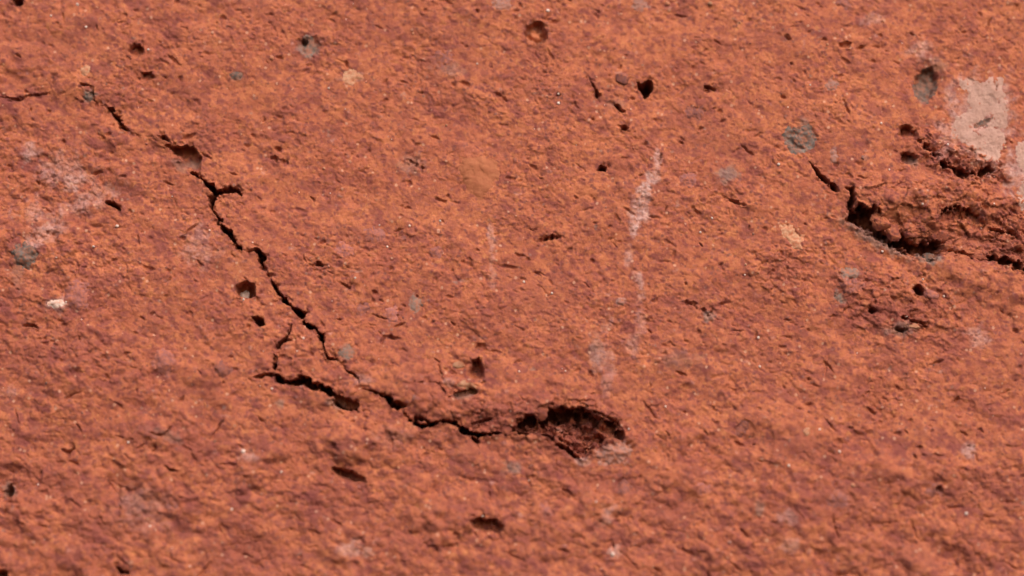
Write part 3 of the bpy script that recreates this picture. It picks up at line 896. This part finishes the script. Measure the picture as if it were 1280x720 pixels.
ICO = {k: ico(k) for k in (1, 2, 3, 4, 5)}


def vnoise(co, f, seed):
    x, y, z = co[:, 0] * f, co[:, 1] * f, co[:, 2] * f
    return (perlin(x + 31.7, y + 5.1, seed) + perlin(y + 11.3, z + 7.7, seed + 1) + perlin(z + 3.9, x + 19.1, seed + 2)) / 1.6


def tri_mesh(name, co, fc, mask=None):
    me = bpy.data.meshes.new(name)
    n = len(fc)
    me.vertices.add(len(co)); me.vertices.foreach_set('co', np.ascontiguousarray(co, np.float32).ravel())
    me.loops.add(n * 3); me.loops.foreach_set('vertex_index', fc.ravel())
    me.polygons.add(n)
    me.polygons.foreach_set('loop_start', np.arange(0, n * 3, 3, dtype=np.int32)); me.polygons.foreach_set('loop_total', np.full(n, 3, np.int32))
    me.polygons.foreach_set('use_smooth', np.full(n, True, bool))
    if mask is not None:
        a = me.attributes.new('mask', 'FLOAT_COLOR', 'POINT'); a.data.foreach_set('color', np.ascontiguousarray(mask, np.float32).ravel())
    me.update(calc_edges=True)
    return me


def lump_shape(sub, seed, angular, fine):
    co, fc = ICO[sub]
    r = 1 + .28 * vnoise(co, 1.1, seed) + .14 * vnoise(co, 2.7, seed + 5) + fine * vnoise(co, 5, seed + 9) + fine * .8 * vnoise(co, 9, seed + 13) + fine * .6 * vnoise(co, 17, seed + 17)
    if angular:                                   # knock flat faces onto it
        rs = np.random.default_rng(seed)
        for _ in range(7):
            nrm = rs.normal(size=3); nrm /= np.linalg.norm(nrm)
            dd = (co * r[:, None]) @ nrm
            cut = rs.uniform(.62, .9)
            r = np.where(dd > cut, r * (cut / np.maximum(dd, 1e-3)) ** .85, r)
    return co * r[:, None], fc


def stone(name, u, v, ru, rv, ang, mkey, sink=.45, proud=None, label=None, sub=4, seed=None, angular=True):
    (p, q), = pl([(u, v)])
    seed = seed or int(u * 3 + v * 5)
    co, fc = lump_shape(5 if mkey == 'clay' else sub, seed, angular, .11 if mkey == 'clay' else .06)
    rd = .7 * min(ru, rv)
    a = math.radians(ang); c, s = math.cos(a), math.sin(a)
    x, y = co[:, 0] * ru, co[:, 1] * rv
    X, Y = x * c - y * s, x * s + y * c
    z0 = height_at(p, q) if proud is None else proud
    loc = to_world(np.array(p), np.array(q), np.array(z0 + rd * (1 - 2 * sink)))
    loc_co = to_world(X, Y, co[:, 2] * rd)
    if mkey == 'clay':
        me = tri_mesh(name, loc_co, fc, masks((X + p).astype(np.float32), (Y + q).astype(np.float32)))
        me.materials.append(CLAY)
    else:
        me = tri_mesh(name, loc_co, fc); me.materials.append(M[mkey])
    o = bpy.data.objects.new(name, me)
    o.location = loc
    link(o)
    if label: o['label'] = label
    return o


# crumbs of clay hanging at the lips of the crevice and the cavity
for (u, v, ru, rv, ang, z) in [
    (1101, 279, 15, 12, 20, 4), (1117, 292, 10, 10, 30, 2), (1138, 288, 14, 11, 0, 2), (1155, 283, 14, 13, 0, 4),
    (1180, 293, 14, 9, 5, -2), (1222, 317, 12, 7, 12, -3), (1203, 303, 15, 8, 10, -6), (1256, 305, 13, 8, 20, -10),
    (634, 532, 8, 12, 20, 1), (675, 515, 10, 11, 0, 1),
    (505, 517, 9, 6, 20, -4), (392, 417, 5, 6, 20, -6), (345, 447, 4, 7, 0, -4),
]:
    (p_, q_), = pl([(u, v)])
    stone('clay_crumb', u, v, ru, rv, ang, 'clay', sink=.55, proud=z, angular=True)

for a in [
    ('stone', 1161, 322, 10, 8, 30, 'dark', .5, None, 'small dark grey stone wedged in the crevice'),
    ('stone', 304, 367, 6, 8, 20, 'white', .3, None, 'pale grey stone in a dark pit beside the long crack'),
    ('stone', 778, 97, 10, 7, 25, 'purple', .5, None, 'smooth mauve pebble left of the black hole'),
    ('stone', 776, 377, 6, 5, 0, 'lilac', .5, None, 'pale lilac grain below the salt streak'),
    ('stone', 573, 455, 8, 6, 0, 'tan', .66, None, 'tan grain beside the oval pit'),
    ('stone', 1164, 369, 12, 7, 22, 'purple', .5, None, 'dark red stone beside a small pit under the crevice'),
    ('stone', 1008, 540, 5, 5, 0, 'tan', .5, None, None),
    ('stone', 1143, 408, 8, 4, 10, 'tan', .65, None, None),
    ('stone', 345, 447, 3, 4, 0, 'lilac', .3, None, None),
]:
    stone(*a[:7], sink=a[7], proud=a[8], label=a[9])

# small grit, the grains that stand out one by one
GRIT_SHAPES = {}
for mk in ('white', 'tan', 'purple', 'lilac', 'dark'):
    for s_ in range(5):
        co, fc = lump_shape(1, 40 + s_ * 7 + len(mk), True, 0)
        me = tri_mesh('grit_grain', co * np.array([1.0, .8, .85], np.float32) * S * MM, fc)
        me.materials.append(M[mk]); GRIT_SHAPES[mk, s_] = me


def grit(u, v, r, mk):
    (p, q), = pl([(u, v)])
    o = bpy.data.objects.new('grit_grain', GRIT_SHAPES[mk, random.randrange(5)])
    loc = to_world(np.array(p), np.array(q), np.array(height_at(p, q) + r * .15))
    r *= .85
    o.location = loc; o.scale = (r,) * 3
    o.rotation_euler = tuple(random.uniform(0, 6.28) for _ in range(3))
    link(o)


for (u, v, r, mk) in [
    (64, 20, 2.4, 'white'), (97, 6, 3.6, 'white'), (685, 14, 4, 'white'), (146, 282, 3.6, 'white'), (117, 308, 3, 'white'), (72, 323, 2, 'white'),
    (1101, 155, 3, 'white'), (973, 206, 3.2, 'white'), (405, 210, 3, 'tan'), (411, 110, 2.4, 'white'), (340, 73, 5, 'tan'), (698, 130, 3, 'white'),
    (550, 276, 3, 'white'), (484, 308, 2.4, 'white'), (444, 348, 2.6, 'white'), (1024, 537, 2.6, 'white'), (1049, 565, 3.4, 'white'), (1208, 642, 4, 'white'),
    (161, 553, 3, 'white'), (290, 637, 2.6, 'white'), (305, 565, 4.4, 'white'), (655, 352, 2.6, 'white'), (690, 366, 2.6, 'white'), (835, 4, 5, 'tan'),
    (888, 4, 5, 'tan'), (890, 273, 2.6, 'white'), (932, 331, 3, 'tan'), (948, 422, 3.4, 'white'), (950, 458, 2.6, 'white'), (786, 536, 2.6, 'white'),
    (603, 645, 2.6, 'white'), (498, 585, 2.4, 'tan'), (352, 590, 2.6, 'white'), (832, 508, 2.4, 'white'), (1066, 607, 4, 'tan'), (982, 651, 4.4, 'lilac'),
    (766, 693, 4.4, 'white'), (912, 678, 4.2, 'lilac'), (1133, 395, 3, 'white'), (1146, 366, 2.6, 'white'), (1180, 370, 2.6, 'white'), (745, 628, 2.6, 'white'),
    (305, 375, 2.6, 'white'), (1241, 257, 3, 'white'), (1151, 258, 3, 'white'), (1078, 198, 4, 'lilac'), (1111, 213, 2, 'white'), (215, 245, 1.8, 'white'),
]:
    grit(u, v, r, mk)
for k in range(235):
    grit(random.uniform(-8, 1288), random.uniform(-8, 728), random.choice((.9, 1.1, 1.3, 1.6, 2.0, 2.6)),
         random.choices(('white', 'tan', 'purple', 'lilac', 'dark'), (5, 5, 6, 3, 2))[0])
